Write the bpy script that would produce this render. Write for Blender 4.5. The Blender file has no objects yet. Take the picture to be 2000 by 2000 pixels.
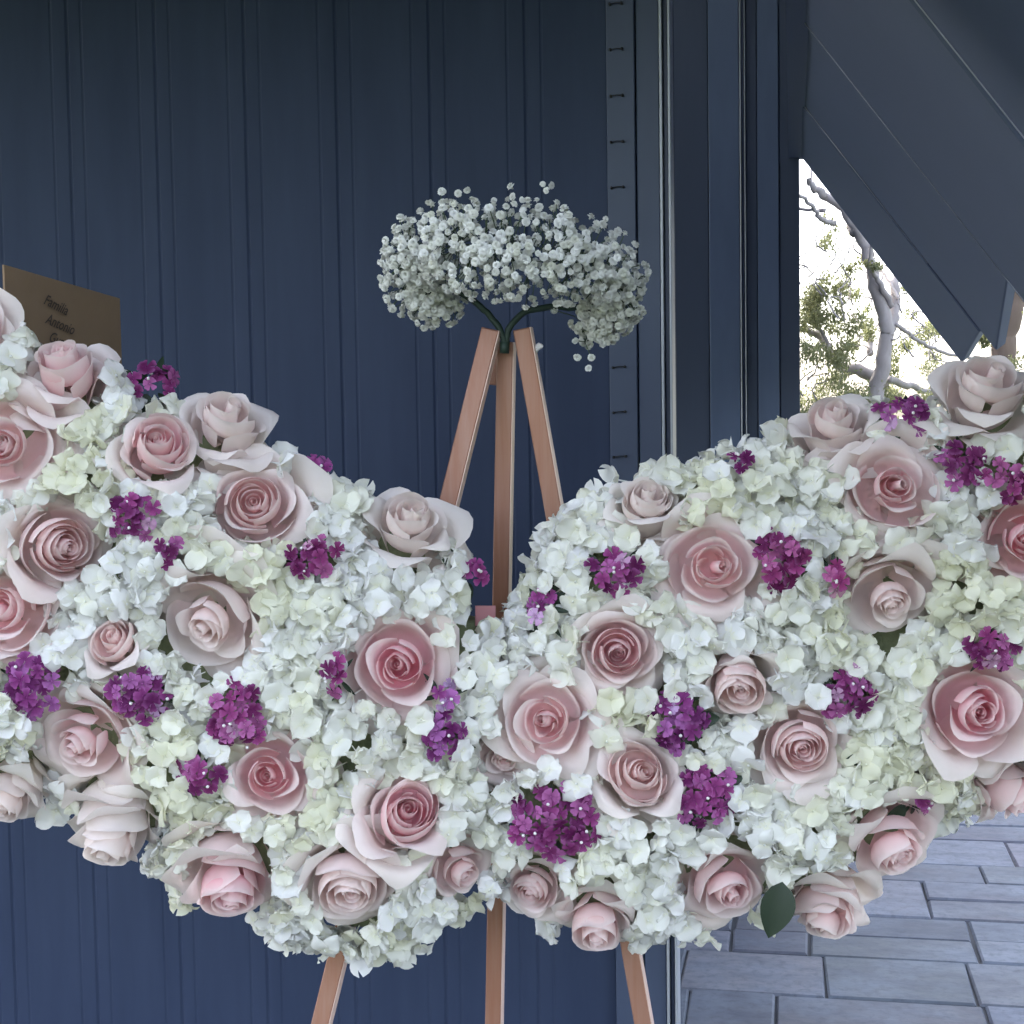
import bpy, bmesh, math, random
import numpy as np
from mathutils import Vector, Matrix, Euler

random.seed(7)
rng = np.random.default_rng(7)
scene = bpy.context.scene
COL = scene.collection
R_ = math.radians

# ------------------------------------------------------------------ camera
F = 2904.0                                   # focal length in photo pixels (photo 2000 x 2000)
CAM = Vector((0.0, 0.0, 1.5))
CAMROT = (Euler((R_(90 - 3.5), 0, 0)).to_matrix() @ Euler((0, 0, R_(-0.85))).to_matrix())
cam_d = bpy.data.cameras.new('camera')
cam_d.sensor_width = 36.0
cam_d.lens = 36.0 * F / 2000.0
cam_d.clip_start = 0.05
cam_d.clip_end = 2000.0
cam = bpy.data.objects.new('camera', cam_d)
COL.objects.link(cam)
cam.matrix_world = Matrix.Translation(CAM) @ CAMROT.to_4x4()
scene.camera = cam

# ------------------------------------------------------------------ world, sun, exposure
SUN_EL, SUN_AZ = R_(46), R_(-36)             # azimuth clockwise from +Y, seen from above
world = bpy.data.worlds.new('World')
scene.world = world
world.use_nodes = True
wn, wl = world.node_tree.nodes, world.node_tree.links
wn.clear()
w_out = wn.new('ShaderNodeOutputWorld')
w_bg = wn.new('ShaderNodeBackground')
w_sky = wn.new('ShaderNodeTexSky')
w_sky.sky_type = 'NISHITA'
w_sky.sun_disc = False
w_sky.sun_elevation = SUN_EL
w_sky.sun_rotation = SUN_AZ
w_sky.air_density = 1.0
w_sky.dust_density = 4.0
w_sky.ozone_density = 1.0
w_hs = wn.new('ShaderNodeHueSaturation')     # thin overcast: a paler sky
w_hs.inputs['Saturation'].default_value = 0.57
w_bg.inputs['Strength'].default_value = 0.12
wl.new(w_sky.outputs[0], w_hs.inputs['Color'])
wl.new(w_hs.outputs[0], w_bg.inputs['Color'])
wl.new(w_bg.outputs[0], w_out.inputs[0])

sun_d = bpy.data.lights.new('sun', 'SUN')
sun_d.energy = 0.6
sun_d.angle = R_(25)
sun_d.color = (1.0, 0.96, 0.9)
sun = bpy.data.objects.new('sun', sun_d)
COL.objects.link(sun)
sun_dir = Vector((math.sin(SUN_AZ) * math.cos(SUN_EL), math.cos(SUN_AZ) * math.cos(SUN_EL), math.sin(SUN_EL)))
sun.rotation_euler = sun_dir.to_track_quat('Z', 'Y').to_euler()
sun.location = (3, -3, 8)

vs = scene.view_settings
vs.view_transform = 'Standard'
vs.look = 'None'
vs.exposure = 3.16
vs.gamma = 1.0
vs.use_curve_mapping = False

cy = scene.cycles
cy.max_bounces = 5
cy.diffuse_bounces = 3
cy.glossy_bounces = 2
cy.transmission_bounces = 3
cy.transparent_max_bounces = 4
cy.caustics_reflective = False
cy.caustics_refractive = False
cy.use_adaptive_sampling = True
cy.adaptive_threshold = 0.03

# ------------------------------------------------------------------ helpers
def ray(x, y):
    return CAMROT @ Vector(((x - 1000) / F, -(y - 1000) / F, -1.0))

def px(x, y, Y):
    """point of the world plane Y = const that lies on the ray of a photo pixel"""
    d = ray(x, y)
    return CAM + d * (Y / d.y)

YAW = math.atan(550 / F)                      # the building's axes against the camera's
ED = Vector((math.sin(YAW), math.cos(YAW), 0))
ER = Vector((math.cos(YAW), -math.sin(YAW), 0))

def pd(x, y, D):
    """point at distance D along the building's depth axis"""
    d = ray(x, y)
    return CAM + d * (D / d.dot(ED))

def loc(r, d, z=0.0):
    """building coordinates (right, depth, height) to world"""
    return ER * r + ED * d + Vector((0, 0, z))

def tag(o, label=None, cat=None, group=None, kind=None):
    if label: o['label'] = label
    if cat: o['category'] = cat
    if group: o['group'] = group
    if kind: o['kind'] = kind
    return o

def link(name, data, parent=None, mat=None):
    o = bpy.data.objects.new(name, data)
    COL.objects.link(o)
    if parent is not None:
        o.parent = parent
    if mat is not None and data is not None and not data.materials:
        data.materials.append(mat)
    return o

def empty(name, location=(0, 0, 0)):
    o = bpy.data.objects.new(name, None)
    o.empty_display_size = 0.02
    COL.objects.link(o)
    o.location = location
    return o

def mesh(name, verts, faces, mat=None, pv=None, smooth=True):
    m = bpy.data.meshes.new(name)
    m.from_pydata([tuple(v) for v in verts], [], faces)
    if pv is not None:
        a = m.attributes.new('pv', 'FLOAT', 'POINT')
        a.data.foreach_set('value', np.asarray(pv, dtype=np.float32))
    if smooth:
        m.shade_smooth()
    if mat is not None:
        m.materials.append(mat)
    m.update()
    return m

class MB:
    """collects shapes of ONE part"""
    def __init__(self):
        self.v, self.f, self.pv = [], [], []
    def add(self, verts, faces, pv=None):
        n = len(self.v)
        self.v.extend(verts)
        self.f.extend([tuple(i + n for i in f) for f in faces])
        self.pv.extend(pv if pv is not None else [0.5] * len(verts))
    def grid(self, pts, nu, nv, pv=None):
        fs = [(j * nu + i, j * nu + i + 1, (j + 1) * nu + i + 1, (j + 1) * nu + i) for j in range(nv - 1) for i in range(nu - 1)]
        self.add(pts, fs, pv)
    def tube(self, path, radii, n=8, cap=True):
        path = [Vector(p) for p in path]
        rings = []
        up = Vector((0.13, 0.21, 0.97))
        for i, p in enumerate(path):
            t = (path[min(i + 1, len(path) - 1)] - path[max(i - 1, 0)]).normalized()
            a = t.cross(up)
            if a.length < 1e-4: a = t.cross(Vector((1, 0, 0)))
            a.normalize(); b = t.cross(a)
            r = radii[i] if hasattr(radii, '__len__') else radii
            rings.append([p + (a * math.cos(k * 2 * math.pi / n) + b * math.sin(k * 2 * math.pi / n)) * r for k in range(n)])
        vs_ = [v for rg in rings for v in rg]
        fs = [(i * n + k, i * n + (k + 1) % n, (i + 1) * n + (k + 1) % n, (i + 1) * n + k) for i in range(len(path) - 1) for k in range(n)]
        if cap:
            fs.append(tuple(range(n))[::-1]); fs.append(tuple((len(path) - 1) * n + k for k in range(n)))
        self.add(vs_, fs)
    def build(self, name, mat=None, parent=None, smooth=True):
        return link(name, mesh(name, self.v, self.f, mat, self.pv, smooth), parent)

def prism(corners, depth, bevel=0.0):
    """box from 4 front corners (world vectors, in order) and a depth vector, front edges chamfered"""
    c = [Vector(p) for p in corners]
    d = Vector(depth)
    if bevel <= 0:
        v = c + [p + d for p in c]
        f = [(0, 1, 2, 3), (7, 6, 5, 4)] + [(i, i + 4, (i + 1) % 4 + 4, (i + 1) % 4) for i in range(4)]
        return v, f
    cen = sum(c, Vector()) / 4
    inner = []
    for i in range(4):
        e1 = (c[(i + 1) % 4] - c[i]).normalized(); e2 = (c[i - 1] - c[i]).normalized()
        inner.append(c[i] + (e1 + e2) * bevel)
    mid = [p + d.normalized() * bevel for p in c]
    back = [p + d for p in c]
    v = inner + mid + back
    f = [(0, 1, 2, 3)]
    for i in range(4):
        j = (i + 1) % 4
        f.append((i, i + 4, j + 4, j)); f.append((i + 4, i + 8, j + 8, j + 4))
    f.append((11, 10, 9, 8))
    return v, f

def bar(a, b, side, width, thick):
    """flat bar from a to b; side = direction of its width; thickness goes along the normal of both"""
    a, b = Vector(a), Vector(b)
    t = (b - a).normalized()
    s = (Vector(side) - t * Vector(side).dot(t)).normalized() * (width / 2)
    n = t.cross(s).normalized()
    if n.y < 0: n = -n
    return prism([a - s, a + s, b + s, b - s], n * thick, 0.0016)

# ------------------------------------------------------------------ materials
def new_mat(name):
    m = bpy.data.materials.new(name)
    m.use_nodes = True
    nt = m.node_tree
    p = nt.nodes['Principled BSDF']
    return m, nt, p

def N(nt, typ, **kw):
    n = nt.nodes.new(typ)
    for k, v in kw.items():
        setattr(n, k, v)
    return n

def mix(nt, a, b, fac, blend='MIX'):
    n = N(nt, 'ShaderNodeMix', data_type='RGBA', blend_type=blend)
    for sock, val in ((n.inputs[0], fac), (n.inputs[6], a), (n.inputs[7], b)):
        if hasattr(val, 'is_linked') or hasattr(val, 'links'):
            nt.links.new(val, sock)
        else:
            sock.default_value = val if not isinstance(val, tuple) else (*val, 1.0)[:4]
    return n.outputs[2]

def noise(nt, scale, detail=4, rough=0.55, coord='Object', vec_scale=None):
    tc = N(nt, 'ShaderNodeTexCoord')
    n = N(nt, 'ShaderNodeTexNoise')
    n.inputs['Scale'].default_value = scale
    n.inputs['Detail'].default_value = detail
    n.inputs['Roughness'].default_value = rough
    src = tc.outputs[coord]
    if vec_scale:
        mp = N(nt, 'ShaderNodeMapping')
        mp.inputs['Scale'].default_value = vec_scale
        nt.links.new(src, mp.inputs[0]); src = mp.outputs[0]
    nt.links.new(src, n.inputs['Vector'])
    return n

def ramp(nt, fac, p0, p1, c0=(0, 0, 0), c1=(1, 1, 1)):
    r = N(nt, 'ShaderNodeValToRGB')
    r.color_ramp.elements[0].position = p0; r.color_ramp.elements[1].position = p1
    r.color_ramp.elements[0].color = (*c0, 1); r.color_ramp.elements[1].color = (*c1, 1)
    nt.links.new(fac, r.inputs[0])
    return r.outputs[0]

def bump(nt, p, height, strength=0.2, dist=0.01):
    b = N(nt, 'ShaderNodeBump')
    b.inputs['Strength'].default_value = strength
    b.inputs['Distance'].default_value = dist
    nt.links.new(height, b.inputs['Height'])
    nt.links.new(b.outputs[0], p.inputs['Normal'])

def petal_material(name, rim, base, p_rim=(0.55, 1.0), p_base=(0.0, 0.35), translucency=0.22, rough=0.6, vein=0.06, vein_scale=60):
    """pigment: the object's colour, paler towards the petal's rim, its own tone at the claw; thin, lets light through"""
    m, nt, p = new_mat(name)
    oi = N(nt, 'ShaderNodeObjectInfo')
    at = N(nt, 'ShaderNodeAttribute', attribute_name='pv')
    c = oi.outputs['Color']
    c = mix(nt, c, rim, ramp(nt, at.outputs['Fac'], *p_rim, (0, 0, 0), (rim_strength[name],) * 3))
    c = mix(nt, base, c, ramp(nt, at.outputs['Fac'], *p_base, (1 - base_strength[name],) * 3, (1, 1, 1)))
    if vein:
      n = noise(nt, vein_scale, 3, 0.6)
      c = mix(nt, c, (0.62, 0.55, 0.42), ramp(nt, n.outputs['Fac'], 0.5, 0.85, (0, 0, 0), (vein,) * 3))
    nt.links.new(c, p.inputs['Base Color'])
    p.inputs['Roughness'].default_value = rough
    p.inputs['Specular IOR Level'].default_value = 0.14
    tr = N(nt, 'ShaderNodeBsdfTranslucent')
    nt.links.new(c, tr.inputs['Color'])
    ms = N(nt, 'ShaderNodeMixShader')
    ms.inputs[0].default_value = translucency
    nt.links.new(p.outputs[0], ms.inputs[1]); nt.links.new(tr.outputs[0], ms.inputs[2])
    nt.links.new(ms.outputs[0], nt.nodes['Material Output'].inputs[0])
    return m

rim_strength = {'rose_petal': 0.80, 'hydrangea_petal': 0.0, 'dianthus_petal': 0.25, 'gypsophila_petal': 0.0}
base_strength = {'rose_petal': 0.35, 'hydrangea_petal': 0.55, 'dianthus_petal': 0.6, 'gypsophila_petal': 0.5}
M = {}
M['rose'] = petal_material('rose_petal', (0.96, 0.89, 0.86), (0.94, 0.70, 0.64), (0.42, 1.0), (0.0, 0.30), 0.48, rough=0.75, vein=0.10, vein_scale=9)
M['hyd'] = petal_material('hydrangea_petal', (0.8, 0.8, 0.8), (0.84, 0.83, 0.60), (0.6, 1.0), (0.0, 0.30), 0.44, vein=0.0)
M['dia'] = petal_material('dianthus_petal', (0.55, 0.2, 0.5), (0.10, 0.01, 0.08), (0.6, 1.0), (0.0, 0.45), 0.15, vein=0.0)
M['gyp'] = petal_material('gypsophila_petal', (0.8, 0.8, 0.8), (0.62, 0.64, 0.46), (0.6, 1.0), (0.0, 0.35), 0.32, vein=0.0)

def plain(name, col, rough=0.6, metal=0.0, nscale=None, ncol=None, nvec=None, namt=0.5, bump_s=0.0, spec=0.4, objcol=False):
    m, nt, p = new_mat(name)
    p.inputs['Roughness'].default_value = rough
    p.inputs['Metallic'].default_value = metal
    p.inputs['Specular IOR Level'].default_value = spec
    c = None
    if objcol:
        c = N(nt, 'ShaderNodeObjectInfo').outputs['Color']
    if nscale:
        n = noise(nt, nscale, 6, 0.6, vec_scale=nvec)
        c = mix(nt, c if c is not None else col, ncol, ramp(nt, n.outputs['Fac'], 0.35, 0.75, (0, 0, 0), (namt,) * 3))
        if bump_s: bump(nt, p, n.outputs['Fac'], bump_s, 0.01)
    if c is not None:
        nt.links.new(c, p.inputs['Base Color'])
    else:
        p.inputs['Base Color'].default_value = (*col, 1)
    return m

M['clad'] = plain('navy_cladding', (0.0240, 0.0365, 0.076), 0.6, 0.0, 4.0, (0.037, 0.052, 0.099), (4, 4, 0.5), 0.8, 0.04, 0.22)
M['trim'] = plain('navy_trim', (0.036, 0.050, 0.096), 0.45, 0.0, 6.0, (0.028, 0.040, 0.080), (2, 2, 0.4), 0.6)
M['trimlight'] = plain('slate_trim', (0.10, 0.132, 0.21), 0.5, 0.0, 6.0, (0.07, 0.095, 0.155), (2, 2, 0.4), 0.6)
M['trimmid'] = plain('blue_trim', (0.050, 0.068, 0.118), 0.5, 0.0, 6.0, (0.040, 0.055, 0.10), (2, 2, 0.4), 0.6)
M['bead'] = plain('aluminium_bead', (0.36, 0.38, 0.42), 0.45, 0.3)
M['soffit'] = plain('dark_soffit', (0.084, 0.106, 0.168), 0.65, 0.0, 2.0, (0.070, 0.090, 0.146), None, 0.5)
M['column'] = plain('dark_column', (0.055, 0.070, 0.110), 0.55, 0.0, 4.0, (0.045, 0.058, 0.092), (3, 3, 0.3), 0.6)
M['black'] = plain('black_clip', (0.012, 0.012, 0.015), 0.5)
M['paver'] = plain('stone_paver', (0.2, 0.2, 0.2), 0.7, 0.0, 7.0, (0.042, 0.056, 0.09), (1, 2.4, 1), 0.75, 0.3, 0.35, objcol=True)
_nt = M['paver'].node_tree; _p = _nt.nodes['Principled BSDF']; _src = _p.inputs['Base Color'].links[0].from_socket
_n2 = noise(_nt, 2.3, 5, 0.65, 'Object'); _geo = _nt.nodes.new('ShaderNodeNewGeometry'); _nt.links.new(_geo.outputs['Position'], _n2.inputs['Vector'])
_c = mix(_nt, _src, (0.15, 0.18, 0.24), ramp(_nt, _n2.outputs['Fac'], 0.45, 0.72, (0, 0, 0), (0.75, 0.75, 0.75)))
_n3 = noise(_nt, 34, 8, 0.7, 'Object'); _nt.links.new(_geo.outputs['Position'], _n3.inputs['Vector'])
_c = mix(_nt, _c, (0.05, 0.06, 0.08), ramp(_nt, _n3.outputs['Fac'], 0.48, 0.70, (0, 0, 0), (0.65, 0.65, 0.65)))
_n4 = noise(_nt, 6, 6, 0.7, 'Object', (1, 3.5, 1))
_c = mix(_nt, _c, (0.24, 0.26, 0.30), ramp(_nt, _n4.outputs['Fac'], 0.62, 0.80, (0, 0, 0), (0.5, 0.5, 0.5)))
_nt.links.new(_c, _p.inputs['Base Color'])
M['ground'] = plain('ground_sand', (0.05, 0.056, 0.068), 0.9, 0.0, 5.0, (0.06, 0.062, 0.066), None, 0.6, 0.2)
M['grass'] = plain('lawn_grass', (0.06, 0.09, 0.03), 0.9, 0.0, 3.0, (0.09, 0.10, 0.045), None, 0.8, 0.4)
M['horizon_mirror'] = plain('sky_mirror', (0.10, 0.13, 0.15), 0.08, 0.0, 2.0, (0.09, 0.12, 0.14), None, 0.5, 0.05, 0.5)  # glossy finish meant to throw back the white sky
M['copper'] = plain('rose_gold_paint', (0.285, 0.128, 0.078), 0.42, 0.12, 5.0, (0.36, 0.215, 0.165), (16, 16, 0.8), 0.8, 0.05)
M['edge'] = plain('lit_edge_tone', (0.66, 0.47, 0.40), 0.4, 0.1)  # sky light on the bars' right sides, put into the colour
M['foam'] = plain('floral_foam', (0.24, 0.27, 0.15), 0.95, 0.0, 60.0, (0.15, 0.18, 0.09), None, 0.8, 0.5)
M['leaf'] = plain('dark_leaf', (0.010, 0.022, 0.010), 0.5, 0.0, 30.0, (0.018, 0.034, 0.014), None, 0.6, 0.1)
M['stem'] = plain('green_stem_tape', (0.012, 0.028, 0.020), 0.6, 0.0, 40.0, (0.02, 0.04, 0.028), None, 0.6)
M['kraft'] = plain('kraft_card', (0.26, 0.175, 0.11), 0.85, 0.0, 25.0, (0.22, 0.145, 0.09), None, 0.6, 0.05)
M['ink'] = plain('dark_ink', (0.07, 0.05, 0.038), 0.7)
M['pink'] = plain('pink_card', (0.80, 0.36, 0.38), 0.7)
M['bark'] = plain('pale_bark', (0.36, 0.325, 0.325), 0.85, 0.0, 14.0, (0.22, 0.19, 0.18), (1, 1, 0.4), 0.7, 0.4)
M['bark2'] = plain('brown_bark', (0.20, 0.145, 0.115), 0.9, 0.0, 5.0, (0.11, 0.08, 0.062), (1, 1, 0.4), 0.7, 0.5)
M['treeleaf'] = plain('tree_leaf', (0.22, 0.23, 0.13), 0.6, 0.0, 1.3, (0.16, 0.18, 0.10), None, 0.9)
_nt = M['treeleaf'].node_tree
_p = _nt.nodes['Principled BSDF']; _t = _nt.nodes.new('ShaderNodeBsdfTranslucent'); _m = _nt.nodes.new('ShaderNodeMixShader')
_m.inputs[0].default_value = 0.5
_t.inputs['Color'].default_value = (0.24, 0.25, 0.12, 1)
_nt.links.new(_p.outputs[0], _m.inputs[1]); _nt.links.new(_t.outputs[0], _m.inputs[2]); _nt.links.new(_m.outputs[0], _nt.nodes['Material Output'].inputs[0])
M['foil'] = plain('silver_foil', (0.8, 0.8, 0.82), 0.2, 1.0)
M['bud'] = plain('pale_bud', (0.72, 0.68, 0.68), 0.6)

# ------------------------------------------------------------------ setting: ground, paving
bm = MB(); s = 400.0
bm.add([(-s, -s, -0.05), (s, -s, -0.05), (s, 24, -0.05), (-s, 24, -0.05)], [(0, 1, 2, 3)])
g = bm.build('ground', M['grass']); tag(g, kind='structure')
bm = MB()
bm.add([(-900, 23.5, -0.4), (900, 23.5, -0.4), (900, 1500, -0.4), (-900, 1500, -0.4)], [(0, 1, 2, 3)])  # sheet added so that reflected sky keeps the horizon strip white
g = bm.build('horizon_mirror', M['horizon_mirror']); tag(g, kind='structure')
bm = MB()
bm.add([(-s, 24, -0.05), (s, 24, -0.05), (s, 24.6, -0.8), (-s, 24.6, -0.8)], [(0, 1, 2, 3)])
g = bm.build('bank', M['grass']); tag(g, kind='structure')

paving = MB()
paving.add([loc(-4.5, -2.5, -0.008), loc(7.0, -2.5, -0.008), loc(7.0, 9.0, -0.008), loc(-4.5, 9.0, -0.008)], [(0, 1, 2, 3)])
paving = paving.build('paving', M['ground']); tag(paving, kind='structure')

def make_paver(r0, r1, d0, d1):
    w, h = r1 - r0, d1 - d0
    b = 0.006
    hz = rng.uniform(-0.003, 0.003)
    jit = rng.normal(0, .0022, (4, 2))
    v = []
    for k, (ins, z) in enumerate(((b, 0.0), (0, -0.006), (0, -0.03))):
        for (x, y) in ((-w / 2 + ins, -h / 2 + ins), (w / 2 - ins, -h / 2 + ins), (w / 2 - ins, h / 2 - ins), (-w / 2 + ins, h / 2 - ins)):
            v.append((x + (jit[len(v) % 4][0]), y + jit[len(v) % 4][1], z))
    f = [(0, 1, 2, 3)]
    for k in (0, 4):
        for i in range(4):
            j = (i + 1) % 4
            f.append((k + i, k + 4 + i, k + 4 + j, k + j))
    m = mesh('paver', v, f, M['paver'], smooth=False)
    o = link('paver', m, paving)
    c = loc((r0 + r1) / 2, (d0 + d1) / 2, hz + 0.001)
    o.location = c
    o.rotation_euler = (rng.normal(0, .0025), rng.normal(0, .0025), -YAW)
    g_ = rng.uniform(0.095, 0.185)
    o.color = (g_ * rng.uniform(.76, .90), g_ * .90, g_ * rng.uniform(1.06, 1.22), 1)

d = 2.55
widths = (0.22, 0.30, 0.38, 0.46, 0.52)
while d < 8.6:
    h = random.choice((0.20, 0.25, 0.30, 0.36))
    r = -0.9 + random.uniform(0, 0.3)
    while r < 2.6:
        w = random.choice(widths)
        if h == 0.36 and random.random() < 0.35:      # two thin stones in one deep course
            make_paver(r + .004, r + w - .004, d + .004, d + 0.18 - .003)
            make_paver(r + .004, r + w - .004, d + 0.18 + .003, d + 0.36 - .004)
        else:
            make_paver(r + .0025, r + w - .0025, d + .0025, d + h - .0025)
        r += w
    d += h

# ------------------------------------------------------------------ the near wall with its corner trim
DW = 2.40                                      # depth of the wall's face along ED
R_COR = pd(1318, 1000, DW).dot(ER)             # right-hand end of the wall
Z_TOP = 3.1
wall = empty('clad_wall', loc(R_COR - 1.5, DW, 0))
tag(wall, 'dark navy ribbed metal wall behind the flower wings', 'wall')

def extrude_profile(prof, z0, z1):
    """prof: list of (r, d) ; extruded upwards"""
    n = len(prof)
    v = [loc(r, dd, z0) for r, dd in prof] + [loc(r, dd, z1) for r, dd in prof]
    f = [(i, i + 1, n + i + 1, n + i) for i in range(n - 1)]
    return v, f

r_trim = pd(1192, 900, DW - 0.02).dot(ER)      # left edge of the corner trim
PW = (pd(1022, 500, DW).dot(ER) - pd(478, 500, DW).dot(ER)) / 3.0
r_seam = pd(1037, 900, DW).dot(ER)             # one seam measured in the photo
k0 = -14
rs = [r_seam + k * PW for k in range(k0, 2)]
rs[-1] = r_trim + 0.03
for i in range(len(rs) - 1):
    a, b = rs[i], rs[i + 1]
    g_ = 0.004
    prof = [(a, DW + 0.0022), (a + .0008, DW + 0.0021), (a + .0040, DW)]
    def notch(r, w=0.0032, dp=0.0010):
        return [(r - w, DW), (r - w * .3, DW + dp), (r + w * .3, DW + dp), (r + w, DW)]
    if b - a > 0.08:
        prof += notch(a + 0.026) + notch(b - 0.030)
    prof += [(b - .0040, DW), (b - .0008, DW + 0.0021), (b, DW + 0.0022)]
    v, f = extrude_profile(prof, -0.02, Z_TOP)
    o = link('wall_panel', mesh('wall_panel', v, f, M['clad'], smooth=False), wall)
    o.matrix_parent_inverse = wall.matrix_basis.inverted()
back = MB()
v, f = prism([loc(rs[0], DW + .006, -.02), loc(R_COR - .004, DW + .006, -.02), loc(R_COR - .004, DW + .006, Z_TOP), loc(rs[0], DW + .006, Z_TOP)], ED * 0.10)
back.add(v, f)
o = back.build('wall_core', M['clad'], wall, smooth=False); o.matrix_parent_inverse = wall.matrix_basis.inverted()

trim = empty('corner_trim', loc(R_COR - .05, DW, 0))
tag(trim, 'flat navy corner trim with pale edge beads and small black clips', 'trim')
INV = trim.matrix_basis.inverted()
def tpart(name, r0, r1, d0, dep, mat, z0=-0.02, z1=Z_TOP, bev=0.0015):
    v, f = prism([loc(r0, d0, z0), loc(r1, d0, z0), loc(r1, d0, z1), loc(r0, d0, z1)], ED * dep, bev)
    o = link(name, mesh(name, v, f, mat, smooth=False), trim); o.matrix_parent_inverse = INV
    return o
r_b1 = pd(1297, 900, DW - .02).dot(ER); r_b2 = pd(1313, 900, DW - .02).dot(ER)
r_l = pd(1248, 900, DW - .02).dot(ER)
tpart('trim_board', r_trim, r_l - .0012, DW - .020, .045, M['trimmid'])
tpart('trim_board', r_l + .0012, r_b1 - .003, DW - .0185, .043, M['trimmid'])
tpart('edge_bead', r_b1 - .0022, r_b1 + .0022, DW - .026, .02, M['bead'], bev=.0008)
tpart('trim_strip', r_b1 + .003, r_b2 - .0022, DW - .014, .04, M['trim'])
tpart('edge_bead', r_b2 - .002, r_b2 + .002, DW - .026, .06, M['bead'], bev=.0008)
for yy in (8, 97, 188, 278, 367, 456, 545, 634, 718, 806, 893, 981, 1068, 1155):
    c0 = pd(1191 + yy * .009, yy, DW - .023); c1 = pd(1214 + yy * .009, yy - 2, DW - .023)
    mb = MB(); mb.tube([c0, c0.lerp(c1, .5) + Vector((0, -.002, .001)), c1], .0008, 6)
    for c in (c0, c1):
        mb.tube([c + ED * .006, c - ED * .003], .0022, 8)
    o = mb.build('clip', M['black'], trim); o.matrix_parent_inverse = INV

# unseen eave above the frame, reach and slant shaped to darken the wall's top
mb = MB(); v, f = prism([loc(-3.4, DW - 1.75, 2.30), loc(R_COR + .10, DW - 1.25, 2.46), loc(R_COR + .10, DW - 1.25, 2.54), loc(-3.4, DW - 1.75, 2.38)], ED * 1.4 + Vector((0, 0, .28)))
mb.add(v, f)
o = mb.build('shade_eave', M['soffit'], smooth=False)
tag(o, 'unseen dark roof eave shaped to shade the ribbed wall', 'roof')

# ------------------------------------------------------------------ far column and sloping soffit at the right
DC = 5.0
colm = empty('steel_column', loc(pd(1440, 1000, DC).dot(ER), DC, 0))
tag(colm, 'dark stepped column beside the bright opening with trees', 'column')
CI = colm.matrix_basis.inverted()
def cpart(name, x0, x1, dd, dep, mat, xb=None):
    r0 = pd(x0, 900, dd).dot(ER); r1 = pd(x1, 900, dd).dot(ER)
    v, f = prism([loc(r0, dd, -.02), loc(r1, dd, -.02), loc(r1, dd, 3.6), loc(r0, dd, 3.6)], ED * dep, .002)
    o = link(name, mesh(name, v, f, mat, smooth=False), colm); o.matrix_parent_inverse = CI
cpart('column_core', 1240, 1561, DC + .06, .09, M['column'])
cpart('column_panel', 1240, 1387, DC + .012, .05, M['column'])
cpart('column_face', 1388, 1447, DC, .14, M['trimlight'])
cpart('edge_bead', 1448.2, 1450.6, DC - .004, .03, M['bead'])
cpart('column_strip', 1451.5, 1456, DC + .002, .05, M['trim'])
cpart('edge_bead', 1457, 1459.2, DC - .004, .03, M['bead'])
cpart('column_panel', 1460, 1481, DC + .012, .05, M['column'])
cpart('column_face', 1482, 1523, DC + .004, .08, M['trimlight'])
cpart('column_panel', 1525, 1563, DC + .008, .08, M['column'])

mb = MB()  # hidden block, added to keep the sun off the pavers
rc = pd(1389, 900, DC).dot(ER)
v, f = prism([loc(-4.2, DC + .16, -.02), loc(rc, DC + .16, -.02), loc(rc, DC + .16, 3.6), loc(-4.2, DC + .16, 3.6)], ED * 4.6)
mb.add(v, f)
o = mb.build('sun_block_wing', M['column'], smooth=False)
tag(o, 'dark block added behind the stepped column to shade the pavers', 'building')
mb = MB()  # roof out of view, added with the block to stop the sun
v, f = prism([loc(-4.2, DW - .1, 3.63), loc(rc + .6, DW - .1, 3.63), loc(rc + .6, DW - .1, 3.73), loc(-4.2, DW - .1, 3.73)], ED * (DC + .6 - DW))
mb.add(v, f)
o = mb.build('sun_block_roof', M['soffit'], smooth=False)
tag(o, 'unseen flat dark roof added behind the ribbed wall to block sun', 'roof')
A = pd(1562, 303, DC); B = pd(1878, 708, DC)
SL = (B - A).normalized()
NS = SL.cross(ED).normalized()
if NS.z < 0: NS = -NS
roof = empty('sloped_roof', B)
tag(roof, 'dark sloping roof soffit crossing the upper right corner', 'roof')
RI = roof.matrix_basis.inverted()
LEN = (B - A).length
rA = A.dot(ER)
zA = A.z
v, f = prism([loc(rA + .014, .7, zA - .006), loc(rA + .014, DC + .05, zA - .006), loc(rA + .014, DC + .05, 3.62), loc(rA + .014, .7, 3.62)], ER * -.05)
o = link('roof_beam', mesh('roof_beam', v, f, M['soffit'], smooth=False), roof); o.matrix_parent_inverse = RI
seams = [(DC, DC - .80, 4.2 + .06), (4.2, 3.32, 3.32 + .09), (3.32, 2.42, 2.45), (2.42, 1.55, 1.58), (1.55, .7, .7)]
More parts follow.
